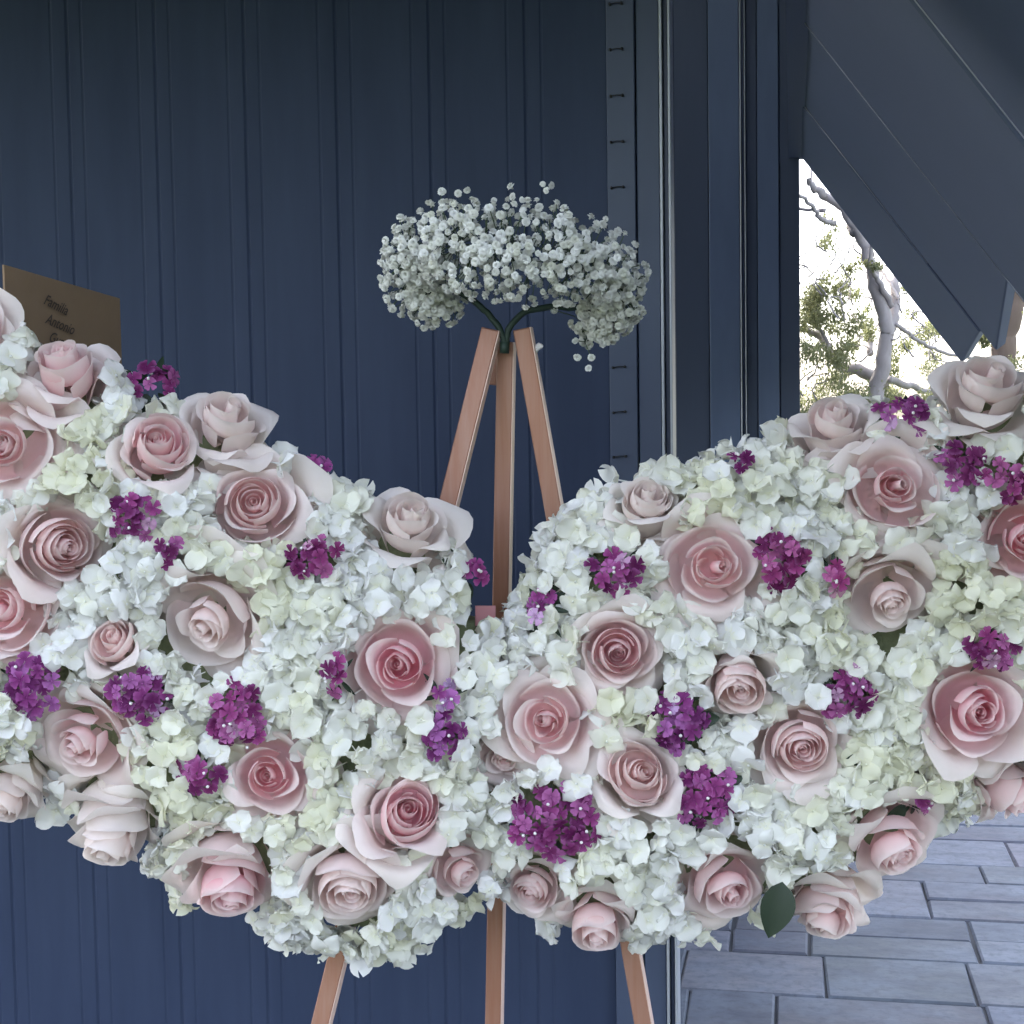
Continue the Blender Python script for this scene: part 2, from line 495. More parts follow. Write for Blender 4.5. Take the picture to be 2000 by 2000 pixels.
for k, (df, dn, dnb) in enumerate(seams):
    off = NS * (0.005 * (k % 2))
    gap = .0015
    t0 = A + off; b_ = B + SL * (0.0 if k < 2 else 0.02) + off
    c = [t0 + ED * (df - DC - gap), t0 + ED * (dn - DC + gap), b_ + ED * (dnb - DC + gap), b_ + ED * (df - DC - gap)]
    def on_rake(x, y, D):                        # foot on the panel's near edge, at the height seen in the photo
        q = pd(x, y, D); return t0 + ED * (D - DC + gap) + SL * (q - t0).dot(SL)
    if k == 0: c[2] = on_rake(1908, 652, 4.2)
    if k == 1: c[2] = on_rake(1947, 555, 3.32); c[3] = t0 + ED * (4.2 - DC - gap) + SL * (pd(1940, 688, 4.2) - t0).dot(SL)
    if k >= 2: c[2] = c[2] + SL * .25; c[3] = c[3] + SL * .25
    v, f = prism(c, NS * .03, .003)
    o = link('soffit_panel', mesh('soffit_panel', v, f, M['soffit'], smooth=False), roof); o.matrix_parent_inverse = RI
    if k:
        mb = MB(); mb.tube([t0 + ED * (df - DC + .001) - NS * .001, (B - SL * (.30 if k == 1 else .05)) + off + ED * (df - DC + .001) - NS * .0005], .0011, 6)
        o = mb.build('seam_strip', M['bead'], roof); o.matrix_parent_inverse = RI

# ------------------------------------------------------------------ trees beyond
def smooth_path(pts, n=6):
    out = []
    P = [pts[0]] + list(pts) + [pts[-1]]
    for i in range(1, len(P) - 2):
        for k in range(n):
            t = k / n
            out.append(0.5 * ((2 * P[i]) + (P[i + 1] - P[i - 1]) * t + (2 * P[i - 1] - 5 * P[i] + 4 * P[i + 1] - P[i + 2]) * t * t + (3 * P[i] - P[i - 1] - 3 * P[i + 1] + P[i + 2]) * t ** 3))
    out.append(P[-2])
    return out

def limb(mb, pix, Y, w0, w1, dy=0.0, n=8, wob=0.012):
    pts = [px(x, y, Y + dy * i / max(1, len(pix) - 1)) for i, (x, y) in enumerate(pix)]
    path = smooth_path(pts, 5)
    m = len(path)
    path = [p + Vector((random.gauss(0, wob), random.gauss(0, wob), random.gauss(0, wob))) * (0.4 if 0 < i < m - 1 else 0) for i, p in enumerate(path)]
    mb.tube(path, [max(.004, (w0 + (w1 - w0) * i / (m - 1)) / 2 / F * Y) for i in range(m)], n)
    return path

def leaves(mb, clumps, Y, size, per):
    for (x, y, r, dens) in clumps:
        c = px(x, y, Y + random.uniform(-.6, .6)); rad = r / F * Y
        nsub = max(3, int(r / 9))
        subs = [c + Vector((random.gauss(0, .5), random.gauss(0, .6), random.gauss(0, .5))) * rad for _ in range(nsub)]
        for _ in range(int(per * dens)):
            q = random.choice(subs) + Vector((random.gauss(0, .24), random.gauss(0, .4), random.gauss(0, .24))) * rad
            l = size * random.uniform(.6, 1.35); w = l * random.uniform(.3, .5)
            e = Euler((random.uniform(0, 6.3), random.uniform(0, 6.3), random.uniform(0, 6.3))).to_matrix()
            mb.add([q + e @ Vector((-l / 2, 0, 0)), q + e @ Vector((0, w / 2, w * .25)), q + e @ Vector((l / 2, 0, 0)), q + e @ Vector((0, -w / 2, w * .25))], [(0, 1, 2), (0, 2, 3)])

tree = empty('tree', Vector((*px(1700, 1000, 9.0).xy, -0.05)))
tag(tree, 'pale grey forked tree seen through the opening', 'tree')
TI = tree.matrix_basis.inverted()
mb = MB()
gpt = px(1690, 1000, 9.0)
limb(mb, [(1675, 1330), (1690, 1000), (1703, 820), (1718, 735), (1732, 650), (1712, 560), (1684, 470), (1650, 410), (1612, 382), (1592, 366), (1580, 352)], 9.0, 40, 11, wob=.014)
limb(mb, [(1732, 655), (1748, 610), (1746, 560), (1755, 530), (1790, 500)], 9.0, 28, 9, .3)
limb(mb, [(1742, 600), (1720, 555), (1700, 520), (1704, 470)], 9.0, 14, 6, -.2)
limb(mb, [(1672, 455), (1660, 420), (1655, 395)], 9.0, 26, 14, .2)
limb(mb, [(1700, 500), (1680, 440), (1668, 410), (1645, 370)], 9.0, 18, 12, .5)
limb(mb, [(1632, 436), (1604, 428), (1588, 405), (1568, 385), (1540, 370)], 9.0, 11, 6, -.2)
limb(mb, [(1612, 412), (1580, 410), (1550, 402)], 9.0, 9, 5, .2)
limb(mb, [(1590, 366), (1584, 345), (1586, 325)], 9.0, 7, 4, .2)
limb(mb, [(1722, 745), (1675, 722), (1648, 722), (1625, 690), (1605, 660), (1570, 645), (1540, 640)], 9.2, 26, 10, .4)
limb(mb, [(1620, 685), (1600, 640), (1570, 622)], 9.2, 10, 5, .2)
limb(mb, [(1612, 676), (1560, 677)], 9.2, 8, 5, .2)
limb(mb, [(1730, 735), (1722, 770), (1725, 840), (1715, 1000), (1700, 1300)], 9.3, 20, 26, .1)
limb(mb, [(1735, 740), (1780, 755), (1815, 765), (1870, 770)], 9.2, 16, 8, .3)
limb(mb, [(1700, 690), (1690, 650), (1660, 610)], 9.3, 14, 5, .5)
limb(mb, [(1748, 632), (1780, 655), (1810, 675), (1850, 690), (1900, 700)], 9.0, 9, 6, .3)
limb(mb, [(1755, 585), (1735, 545), (1705, 520)], 9.0, 8, 4, .3)
for _ in range(60):
    x, y = random.uniform(1560, 1860), random.uniform(480, 800)
    limb(mb, [(x, y), (x + random.uniform(-25, 25), y - random.uniform(10, 35)), (x + random.uniform(-45, 45), y - random.uniform(25, 60))], random.uniform(8.8, 9.6), 4, 2, .1, 5)
o = mb.build('trunk', M['bark'], tree); o.matrix_parent_inverse = TI
mb = MB()
cl = [(1590, 575, 45, 1.5), (1620, 605, 45, 2.2), (1580, 620, 45, 1.5), (1650, 650, 40, 1.2), (1690, 655, 30, 1.0), (1640, 700, 45, 1.2), (1600, 700, 50, .8), (1585, 760, 45, .9), (1620, 780, 45, .7), (1660, 760, 45, .9), (1690, 770, 35, .8),
      (1750, 710, 35, .7), (1765, 690, 30, .5), (1800, 650, 35, .5), (1820, 640, 25, .4), (1745, 770, 35, .9), (1790, 765, 40, 1.0), (1830, 770, 40, .9), (1590, 530, 35, .4), (1660, 520, 25, .3), (1700, 505, 20, .6), (1710, 520, 15, .3), (1640, 440, 25, .25), (1605, 480, 20, .25), (1770, 560, 25, .2), (1825, 690, 30, .4), (1570, 800, 40, .5), (1950, 760, 50, .6), (1680, 590, 25, .4)]
leaves(mb, cl, 9.2, .026, 700)
o = mb.build('crown', M['treeleaf'], tree, smooth=False); o.matrix_parent_inverse = TI

tree2 = empty('tree', Vector((*px(1960, 1000, 8.0).xy, -0.05)))
tag(tree2, 'brown trunked tree behind the roof end at the right edge', 'tree')
TI = tree2.matrix_basis.inverted()
mb = MB()
limb(mb, [(1930, 1400), (1945, 1000), (1950, 800), (1958, 700), (1972, 620), (1992, 550), (2010, 480)], 8.0, 56, 40, wob=.014)
limb(mb, [(1955, 680), (1940, 620), (1920, 560)], 8.0, 16, 9, .3)
limb(mb, [(1985, 600), (2030, 560), (2080, 540)], 8.0, 16, 9, .3)
o = mb.build('trunk', M['bark2'], tree2); o.matrix_parent_inverse = TI
mb = MB()
leaves(mb, [(1985, 690, 30, .3), (1920, 665, 18, .5), (2000, 740, 30, .4), (2040, 560, 60, 1.2), (1915, 600, 30, .5)], 8.2, .031, 300)
o = mb.build('crown', M['treeleaf'], tree2, smooth=False); o.matrix_parent_inverse = TI

# ------------------------------------------------------------------ easel
easel = empty('easel', Vector((px(960, 1000, 1.76).x, 1.76, 0)))
tag(easel, 'rose gold painted wooden display easel carrying the flower wings', 'easel')
EI = easel.matrix_basis.inverted()
SIDE = Vector((math.cos(R_(17)), -math.sin(R_(17)), 0))     # the bars show their right edges
def leg(p_top, p_bot, Yt, Yb, w, th, name='leg'):
    a = px(*p_top, Yt); b = px(*p_bot, Yb)
    b = a + (b - a) * (a.z / (a.z - b.z))                      # runs on down to the paving
    v, f = bar(a, b, SIDE, w, th)
    o = link(name, mesh(name, v, f, M['copper'], smooth=False), easel); o.matrix_parent_inverse = EI
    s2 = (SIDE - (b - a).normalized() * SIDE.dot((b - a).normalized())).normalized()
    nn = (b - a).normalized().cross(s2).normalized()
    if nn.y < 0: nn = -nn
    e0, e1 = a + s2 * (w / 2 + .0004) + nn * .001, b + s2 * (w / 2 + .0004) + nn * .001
    v, f = prism([e0, e1, e1 + nn * (th - .002), e0 + nn * (th - .002)], s2 * -.0015)  # pale strip whose colour carries the light on the leg's side
    o = link('lit_edge_band', mesh('lit_edge_band', v, f, M['edge'], smooth=False), easel); o.matrix_parent_inverse = EI
    return a, b
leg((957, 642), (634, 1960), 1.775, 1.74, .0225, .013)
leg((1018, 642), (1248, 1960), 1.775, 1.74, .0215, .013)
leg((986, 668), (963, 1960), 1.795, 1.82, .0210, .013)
v, f = bar(px(970, 672, 1.812), px(961, 752, 1.815), SIDE, .013, .010)
o = link('hinge_block', mesh('hinge_block', v, f, M['copper'], smooth=False), easel); o.matrix_parent_inverse = EI
v, f = bar(px(860, 1560, 1.77), px(1150, 1560, 1.77), Vector((0, 0, 1)), .022, .012)
o = link('support_rail', mesh('support_rail', v, f, M['copper'], smooth=False), easel); o.matrix_parent_inverse = EI

# ------------------------------------------------------------------ wing outline and relief
OUT_T = [(-220, 470), (-90, 540), (0, 600), (60, 670), (130, 690), (215, 735), (340, 800), (430, 800), (505, 850), (560, 905), (620, 945), (700, 975), (790, 975), (860, 1010), (890, 1065), (935, 1110), (955, 1170), (985, 1205),
         (1035, 1165), (1060, 1085), (1105, 1020), (1170, 970), (1240, 935), (1310, 915), (1430, 890), (1530, 850), (1600, 815), (1700, 805), (1830, 775), (1870, 735), (1930, 715), (2010, 720), (2220, 640)]
OUT_B = [(2220, 1440), (2060, 1520), (1960, 1575), (1830, 1590), (1820, 1650), (1770, 1705), (1690, 1735), (1630, 1795), (1560, 1790), (1490, 1795), (1400, 1815), (1290, 1820), (1230, 1840), (1160, 1840), (1070, 1810), (1030, 1775), (985, 1745),
         (950, 1745), (905, 1785), (850, 1835), (740, 1870), (650, 1855), (560, 1825), (500, 1790), (440, 1775), (365, 1745), (335, 1690), (260, 1685), (160, 1625), (110, 1565), (80, 1545), (30, 1580), (-60, 1610), (-220, 1620)]
POLY = np.array(OUT_T + OUT_B, dtype=float)

def edge_dist(x, y):
    """signed distance (px) to the outline, positive inside"""
    a = POLY; b = np.roll(POLY, -1, axis=0)
    p = np.array([x, y]); ab = b - a
    t = np.clip(((p - a) * ab).sum(1) / (ab * ab).sum(1), 0, 1)
    dd = np.sqrt((((a + ab * t[:, None]) - p) ** 2).sum(1)).min()
    c = ((a[:, 1] > y) != (b[:, 1] > y)) & (x < (b[:, 0] - a[:, 0]) * (y - a[:, 1]) / (b[:, 1] - a[:, 1] + 1e-9) + a[:, 0])
    return dd if c.sum() % 2 else -dd

Y0, HR, DR = 1.70, 0.105, 210.0
def relief(x, y):
    t = min(max(edge_dist(x, y), 0) / DR, 1.0)
    return HR * math.sqrt(max(0, 1 - (1 - t) ** 2))
def surf(x, y, k=1.0, off=0.0):
    return px(x, y, Y0 - relief(x, y) * k - off)
def normal(x, y, e=22):
    hx = (relief(x + e, y) - relief(x - e, y)) / (2 * e / F * Y0)
    hy = (relief(x, y - e) - relief(x, y + e)) / (2 * e / F * Y0)
    return Vector((-hx * .8, -1, -hy * .8)).normalized()

# foam bodies of the two wings (seen only in the gaps)
def foam(name, xs0, xs1, label):
    st = 16
    xs = np.arange(xs0, xs1 + 1, st); ys = np.arange(450, 1900, st)
    idx, v, f = {}, [], []
    for j, y in enumerate(ys):
        for i, x in enumerate(xs):
            ed = edge_dist(x, y)
            if ed > 48:
                idx[(i, j)] = len(v)
                v.append(px(x, y, Y0 - max(0, relief(x, y) * .82 - .028)))
    nb = len(v)
    v += [Vector((p.x * 1.0, Y0 + .035, p.z)) for p in v]
    edges = {}
    for (i, j) in idx:
        q = [(i, j), (i + 1, j), (i + 1, j + 1), (i, j + 1)]
        if all(k in idx for k in q):
            a = [idx[k] for k in q]
            f.append(tuple(a)); f.append(tuple(k + nb for k in a[::-1]))
            for s_ in range(4):
                e = (a[s_], a[(s_ + 1) % 4])
                if (e[1], e[0]) in edges: del edges[(e[1], e[0])]
                else: edges[e] = 1
    for (a, b) in edges:
        f.append((b, a, a + nb, b + nb))
    o = link(name, mesh(name, v, f, M['foam']))
    tag(o, label, 'floral foam', 'foam bodies of the flower wings')
foam('wing_foam', -210, 966, 'green foam body inside the left flower wing')
foam('wing_foam', 1000, 2210, 'green foam body inside the right flower wing')

# ------------------------------------------------------------------ roses
def bez(P, t):
    p = [np.array(q, float) for q in P]
    while len(p) > 1:
        p = [a + (b - a) * t for a, b in zip(p, p[1:])]
    return p[0]

def petal(P, half, edge=.24, tip=.0, roll=0.0, rolld=0.0, spiral=0.0, side=0.0, rip=.01, seed=0, nu=13, nv=13, wbase=.5, asym=0.0):
    rg = np.random.default_rng(seed)
    ph = rg.uniform(0, 6.28, 4)
    pts, pv = [], []
    for j in range(nv):
        v = (j / (nv - 1)) ** .85
        for i in range(nu):
            u = -1 + 2 * i / (nu - 1)
            ve = v * (1 - edge * abs(u) ** 2.6) + tip * v ** 6 * math.exp(-(u / .2) ** 2)
            rho, z = bez(P, min(ve, 1.12))
            s_ = max(0, (ve - .68) / .32)
            k = 1 + asym * u
            rho += roll * k * s_ ** 2
            z -= rolld * k * s_ ** 2.3
            wb = wbase + (1 - wbase) * min(1, ve / .45) ** .8
            az = u * half * wb
            rho *= 1 + spiral * u
            t = abs(u) ** 4 * ve
            z -= side * t * (1 + .4 * math.sin(ph[3] + 3 * ve))
            rho += side * .25 * t
            rr = rip * ve ** 3
            z += rr * (math.sin(4.1 * u + ph[0]) + .6 * math.sin(8.3 * u + ph[1]))
            rho += rr * 1.2 * math.sin(5.2 * u + ph[2])
            pts.append((rho * math.cos(az), rho * math.sin(az), z))
            pv.append(min(1, v))
    f = [(j * nu + i, j * nu + i + 1, (j + 1) * nu + i + 1, (j + 1) * nu + i) for j in range(nv - 1) for i in range(nu - 1)]
    return pts, f, pv

def core(turns, r1, ztop, seed):
    nu, nv = 60, 7
    pts, pv = [], []
    rg = np.random.default_rng(seed); ph = rg.uniform(0, 6.28)
    for j in range(nv):
        v = j / (nv - 1)
        for i in range(nu):
            t = i / (nu - 1)
            az = t * turns * 2 * math.pi + ph
            r = .012 + (r1 - .012) * t ** .85
            r *= 1 - .25 * max(0, v - .7)
            r += .012 * math.sin(az * .7 + ph) * v
            z = ztop - .30 + (.30 - .05 * (1 - t) + .018 * math.sin(az * 1.3)) * v
            pts.append((r * math.cos(az), r * math.sin(az), z)); pv.append(.35 + .6 * v)
    f = [(j * nu + i, j * nu + i + 1, (j + 1) * nu + i + 1, (j + 1) * nu + i) for j in range(nv - 1) for i in range(nu - 1)]
    return pts, f, pv

def rose_variant(kind, seed):
    """list of (mesh, azimuth, layer 0..1, tilt) of one rose of unit radius, axis +Z"""
    rg = np.random.default_rng(seed)
    out = []
    def put(geo, az, layer):
        m = mesh('petal', geo[0], geo[1], M['rose'], geo[2])
        k_ = .11 if layer < .6 else .07
        out.append((m, az, layer, (rg.normal(0, k_), rg.normal(0, k_))))
    rnd = lambda a, b: float(rg.uniform(a, b))
    if kind == 'open':   B0, BZ, n_in, n_mid, n_out, spread, zo = .29, .40, 7, 4, 6, 1.0, 0.0
    if kind == 'wide':   B0, BZ, n_in, n_mid, n_out, spread, zo = .25, .34, 7, 4, 7, 1.10, -.05
    if kind == 'cup':    B0, BZ, n_in, n_mid, n_out, spread, zo = .33, .56, 6, 4, 6, .86, .16
    if kind == 'bud':    B0, BZ, n_in, n_mid, n_out, spread, zo = .38, .54, 8, 4, 5, .74, .24
    if kind == 'full':   B0, BZ, n_in, n_mid, n_out, spread, zo = .38, .34, 9, 4, 6, 1.0, -.02
    put(core(rnd(2.6, 3.2), B0 * .42, BZ, seed), 0, 0.0)
    az = rnd(0, 6.28)
    for i in range(n_in):
        t = i / (n_in - 1)
        r = B0 * (.46 + .60 * t); zr = BZ + .02 - .05 * t + rnd(-.015, .015)
        P = [(.04, zr - .50), (1.45 * r, zr - .46), (1.25 * r, zr - .18), (r * rnd(.90, 1.0), zr)]
        put(petal(P, R_(rnd(88, 108) - 22 * t), edge=.16, roll=.03 + .03 * t, rolld=.012, spiral=.10, side=.015, rip=.010, seed=seed * 50 + i), az, .10 + .2 * t)
        az += 2.4 + rnd(-.3, .3)
    for i in range(n_mid):
        t = i / max(1, n_mid - 1)
        r = (B0 * 1.22 + (.58 - B0 * 1.22) * t) * spread; zr = BZ - .05 - .19 * t + rnd(-.03, .04)
        P = [(.06, zr - .72), (1.22 * r, zr - .66), (1.10 * r, zr - .28), (r * rnd(1.0, 1.08), zr)]
        put(petal(P, R_(rnd(56, 70)), edge=.24, tip=.03, roll=rnd(.07, .13), rolld=rnd(.05, .10), spiral=.07, side=rnd(.02, .06), rip=.018, seed=seed * 50 + 20 + i, asym=rnd(-.5, .5)), az, .38 + .2 * t)
        az += 2.4 + rnd(-.35, .35)
    for i in range(n_out):
        t = i / max(1, n_out - 1)
        r = (.70 + .30 * t) * spread; zr = .18 - .24 * t + zo + rnd(-.05, .05)
        P = [(.07, -.65), (.70 * r, -.66), (.74 * r, zr - .16), (r, zr)]
        put(petal(P, R_(rnd(46, 60)), edge=.30, tip=rnd(.02, .07), roll=rnd(.06, .14), rolld=rnd(.10, .22), side=rnd(.06, .15), rip=.030, seed=seed * 50 + 30 + i, asym=rnd(-.7, .7)), az, .68 + .2 * t)
        az += 2.4 + rnd(-.35, .35)
    for i in range(4):
        r = rnd(.92, 1.05) * (spread * .5 + .5); zr = -.22 - .05 * i + zo * .6
        P = [(.07, -.72), (.60 * r, -.74), (.76 * r, zr - .06), (r, zr)]
        put(petal(P, R_(rnd(44, 56)), edge=.30, tip=.04, roll=rnd(.0, .08), rolld=rnd(.12, .26), side=rnd(.06, .16), rip=.035, seed=seed * 50 + 40 + i, asym=rnd(-.7, .7)), az, 1.0)
        az += 1.7 + rnd(-.3, .3)
    return out

VAR = {}
for kk, ns in (('open', 6), ('wide', 4), ('cup', 5), ('bud', 4), ('full', 4)):
    for i in range(ns):
        VAR[(kk, i)] = rose_variant(kk, 100 + 17 * i + len(kk) * 7 + ord(kk[0]))

def lerp3(a, b, t):
    return tuple(x + (y - x) * t for x, y in zip(a, b))
DEEP = (0.88, 0.34, 0.44); MIDP = (0.95, 0.65, 0.66); PALE = (0.96, 0.86, 0.82); CREAM = (0.93, 0.90, 0.75); PEACH = (0.95, 0.71, 0.60)

def axis_matrix(axis, spin):
    z = Vector(axis).normalized()
    x = Vector((0, 0, 1)).cross(z)
    if x.length < 1e-4: x = Vector((1, 0, 0))
    x.normalize(); y = z.cross(x)
    return Matrix((x, y, z)).transposed().to_4x4() @ Matrix.Rotation(spin, 4, 'Z')

ROSES = [
 # x, y, diameter(px), tilt right, tilt up, kind, var, pinkness, cream of the guard petals, lift, handle, label
 (-58, 640, 190, .3, .2, 'open', 0, .5, .3, 0, 'cut-off top rose', 'blush rose cut by the left edge, topmost on the left wing'),
 (128, 742, 205, .1, 1.3, 'cup', 0, .65, .2, 0, 'upturned rose by the card', 'ruffled blush rose facing upward just below the brown card'),
 (10, 872, 240, .05, .05, 'wide', 0, .6, .3, .004, 'big left-edge rose', 'large pink rose half cut by the left edge, under the brown card'),
 (308, 885, 175, .3, .55, 'bud', 0, .75, .5, .010, 'hanging-petal rose', 'pink bud-shaped rose with a petal hanging towards purple blooms'),
 (442, 842, 215, .3, 1.2, 'cup', 1, .2, .3, 0, 'pale upturned rose', 'pale ruffled rose facing upward on the left wing\'s top slope'),
 (497, 985, 205, .05, .25, 'full', 0, .6, .6, .008, 'many-ringed rose', 'open blush rose with many tight rings near the left wing\'s top edge'),
 (118, 1065, 215, .75, .05, 'full', 1, .6, .55, .004, 'rightward-facing rose', 'blush rose turned to the right, beside purple blooms at far left'),
 (12, 1190, 215, -.1, .25, 'open', 1, .7, .35, .006, 'lower left-edge rose', 'pink spiral rose half cut by the left edge, lower of the pair'),
 (228, 1258, 135, -.05, .45, 'bud', 1, .55, 1.0, .002, 'narrow peach bud', 'narrow peach rosebud with greenish outer petals, on the left wing'),
 (412, 1215, 245, -.3, -.45, 'wide', 1, .3, .7, .006, 'large pale rose', 'large pale cream rose with a small spiral low at its left'),
 (800, 1032, 200, .1, 1.0, 'cup', 2, .12, .4, .002, 'palest upturned rose', 'almost white rose facing upward beside the easel\'s left leg'),
 (782, 1298, 235, -.05, .1, 'open', 2, .95, .1, .012, 'deep pink central rose', 'deep pink wide open rose just left of the easel\'s centre post'),
 (162, 1448, 225, -.3, -.25, 'wide', 2, .65, .5, .006, 'rose between purple tufts', 'pink rose with a pale spiral at lower left, under two purple tufts'),
 (527, 1515, 205, 0, .2, 'open', 3, .85, .5, .010, 'dark-spiral rose', 'pink rose with a dark tight spiral, right of a purple tuft pair'),
 (790, 1592, 195, .35, .5, 'bud', 0, .85, .3, .010, 'tall-bud rose', 'pink rose with tall central bud above two lower roses, left of centre'),
 (228, 1610, 215, -.2, -1.3, 'cup', 0, .15, .8, 0, 'pale downturned rose', 'pale rose facing down at the left wing\'s lower edge'),
 (22, 1545, 175, -.3, -.6, 'cup', 1, .15, 1.0, 0, 'lowest left-edge rose', 'cream rose cut by the left edge, lowest at far left'),
 (450, 1712, 220, .15, -.9, 'cup', 2, .9, .3, .004, 'bright pink downturned rose', 'bright pink rose facing down at the left wing\'s lower edge'),
 (682, 1728, 220, .1, -.45, 'full', 0, .4, .9, .008, 'lowest cream spiral rose', 'cream rose with peach spiral, lowest on the left wing'),
 (898, 1698, 150, .5, -.3, 'open', 0, .6, .6, .004, 'small rose left of the post', 'small blush rose left of the centre post at the bottom dip'),
 (1207, 1272, 190, 0, .05, 'full', 1, .7, .15, .012, 'round many-petalled rose', 'round pink many-petalled rose facing forward, right of the easel post'),
 (1392, 1108, 225, 0, .15, 'open', 1, .65, .5, .010, 'cupped pink rose', 'cupped blush rose with pink heart left of a tall purple tuft'),
 (1262, 992, 150, .2, .7, 'bud', 1, .1, .4, .004, 'closed white bud', 'nearly closed whitish rosebud at the right wing\'s inner top edge'),
 (1745, 952, 218, 0, .15, 'wide', 0, .7, .2, .012, 'largest upper right rose', 'large open pink rose with small round spiral, upper right wing'),
 (1925, 770, 225, .1, 1.1, 'cup', 0, .2, .4, .006, 'topmost right rose', 'pale rose facing upward below the roof end, topmost on right wing'),
 (1628, 842, 190, -.2, 1.1, 'cup', 1, .25, .4, 0, 'pale rose before the tree', 'pale rose facing upward in front of the tree trunk'),
 (1738, 1165, 215, .05, -.45, 'wide', 1, .35, .7, .006, 'long pale rose', 'pale rose with long upper petals and a low peach heart, right wing'),
 (2002, 1048, 215, 0, .05, 'open', 2, .95, .1, .008, 'dark right-edge rose', 'deep pink rose cut by the right edge, upper of two'),
 (1070, 1408, 215, -.15, .1, 'open', 3, .65, .4, .012, 'centre spiral rose', 'blush rose with crisp spiral, nearest right of the wings\' join'),
 (1245, 1515, 190, .05, .4, 'bud', 0, .5, .7, .010, 'cream-backed rose', 'peach pink rose with cream backing between two purple tufts'),
 (1440, 1325, 165, 0, -.5, 'bud', 1, .5, .9, .004, 'peach downturned bud', 'peach rosebud bowed downward beside dark green leaves, right wing'),
 (1565, 1455, 195, 0, -.1, 'full', 0, .55, .4, .010, 'rose with a pale skirt', 'blush rose with broad pale petal skirt below, middle of right wing'),
 (1905, 1385, 240, 0, .1, 'open', 2, .95, .25, .012, 'big deep pink right rose', 'large deep pink rose near the right edge, below a purple tuft'),
 (1965, 1535, 165, .7, -.6, 'cup', 2, .7, .4, 0, 'right-edge lower rose', 'pink rose facing away at the right edge above the pavers'),
 (1742, 1648, 225, .2, -.45, 'open', 0, .65, .5, .006, 'rose over the pavers', 'blush rose at right wing\'s lower edge, largest against the pavers'),
 (1420, 1728, 205, .2, -.3, 'open', 1, .75, .5, .008, 'rose left of the green leaf', 'coral pink rose with cream rim, left of the dark green leaf'),
 (1615, 1768, 190, -.4, -1.0, 'cup', 1, .5, .5, 0, 'drooping rose', 'drooping rose right of the dark green leaf, lowest over pavers'),
 (1040, 1735, 140, -.3, -.2, 'full', 1, .55, .4, .002, 'small rose right of the post', 'small dusky rose right of the centre post at the bottom dip'),
 (1165, 1792, 180, -.1, -.6, 'cup', 2, .55, .7, .002, 'lowest right rose', 'peach cream rose above the easel\'s right leg, lowest near centre'),
 (985, 1478, 130, -.1, -.2, 'wide', 2, .5, .6, -.016, 'half-hidden peach rose', 'peach rose mostly hidden by hydrangea at the wings\' join'),
]

rose_info = []
kcount = {}
for k, (x, y, dia, tx, ty, kind, vi, pk, cr, lift, handle, label) in enumerate(ROSES):
    n = normal(x, y)
    axis = Vector((tx, -1, ty)) + Vector((n.x, 0, n.z)) * .25
    rad = dia / 2 / F * (Y0 - .08) * {'bud': 1.34, 'cup': 1.16, 'open': 1.10, 'full': 1.10, 'wide': 1.06}[kind]
    p = surf(min(max(x, -150), 2150), y, 1.0, -.006 + lift) if -150 < x < 2150 else surf(x, y)
    root = empty('rose', p)
    tag(root, label, 'rose', 'blush roses of the flower wings')
    root.matrix_basis = Matrix.Translation(p) @ axis_matrix(axis, random.uniform(0, 6.28)) @ Matrix.Diagonal((rad * random.uniform(.93, 1.08), rad * random.uniform(.93, 1.08), rad * random.uniform(.9, 1.1), 1))
    nvar = {'open': 6, 'wide': 4, 'cup': 5, 'bud': 4, 'full': 4}[kind]
    kcount[kind] = kcount.get(kind, -1) + 1
    for m, az, layer, (t1, t2) in VAR[(kind, kcount[kind] % nvar)]:
        o = link('petal', m, root)
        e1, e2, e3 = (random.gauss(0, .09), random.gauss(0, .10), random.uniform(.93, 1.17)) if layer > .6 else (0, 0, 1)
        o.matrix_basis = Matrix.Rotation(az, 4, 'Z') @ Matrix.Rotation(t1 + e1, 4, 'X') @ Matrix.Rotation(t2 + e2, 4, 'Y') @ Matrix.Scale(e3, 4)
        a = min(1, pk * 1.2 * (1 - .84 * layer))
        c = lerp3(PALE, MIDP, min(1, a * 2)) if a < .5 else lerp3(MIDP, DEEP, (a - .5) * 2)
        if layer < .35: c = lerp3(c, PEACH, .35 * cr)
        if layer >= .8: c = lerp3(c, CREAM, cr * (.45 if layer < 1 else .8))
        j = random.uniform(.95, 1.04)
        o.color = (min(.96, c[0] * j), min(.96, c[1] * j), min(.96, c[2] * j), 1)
    rose_info.append((x, y, dia / 2, handle))

# ------------------------------------------------------------------ purple dianthus tufts
def dianthus_floret(seed):
    rg = np.random.default_rng(seed)
    mb = MB()
    for k in range(5):
        az = k * 2 * math.pi / 5 + rg.normal(0, .12)
        L, W = rg.uniform(.9, 1.1), rg.uniform(.44, .56)
        nu, nv = 5, 4
        pts, pv = [], []
        lift = rg.uniform(.05, .35)
        for j in range(nv):
            v = j / (nv - 1)
            for i in range(nu):
                u = -1 + 2 * i / (nu - 1)
                w = W * (.18 + .82 * v ** .8)
                r = .06 + L * v * (1 - .10 * u * u) + (.05 * (1 if i % 2 else -1) if j == nv - 1 else 0)
                z = lift * v - .22 * v * v + .10 * u * u * v + rg.normal(0, .015)
                pts.append((r * math.cos(az) - u * w * math.sin(az), r * math.sin(az) + u * w * math.cos(az), z)); pv.append(v)
        mb.grid(pts, nu, nv, pv)
    mb.tube([(0, 0, -.7), (0, 0, -.1), (0, 0, .05)], [.10, .16, .10], 6)
    return mesh('floret', mb.v, mb.f, M['dia'], mb.pv)
DIA = [dianthus_floret(900 + i) for i in range(5)]
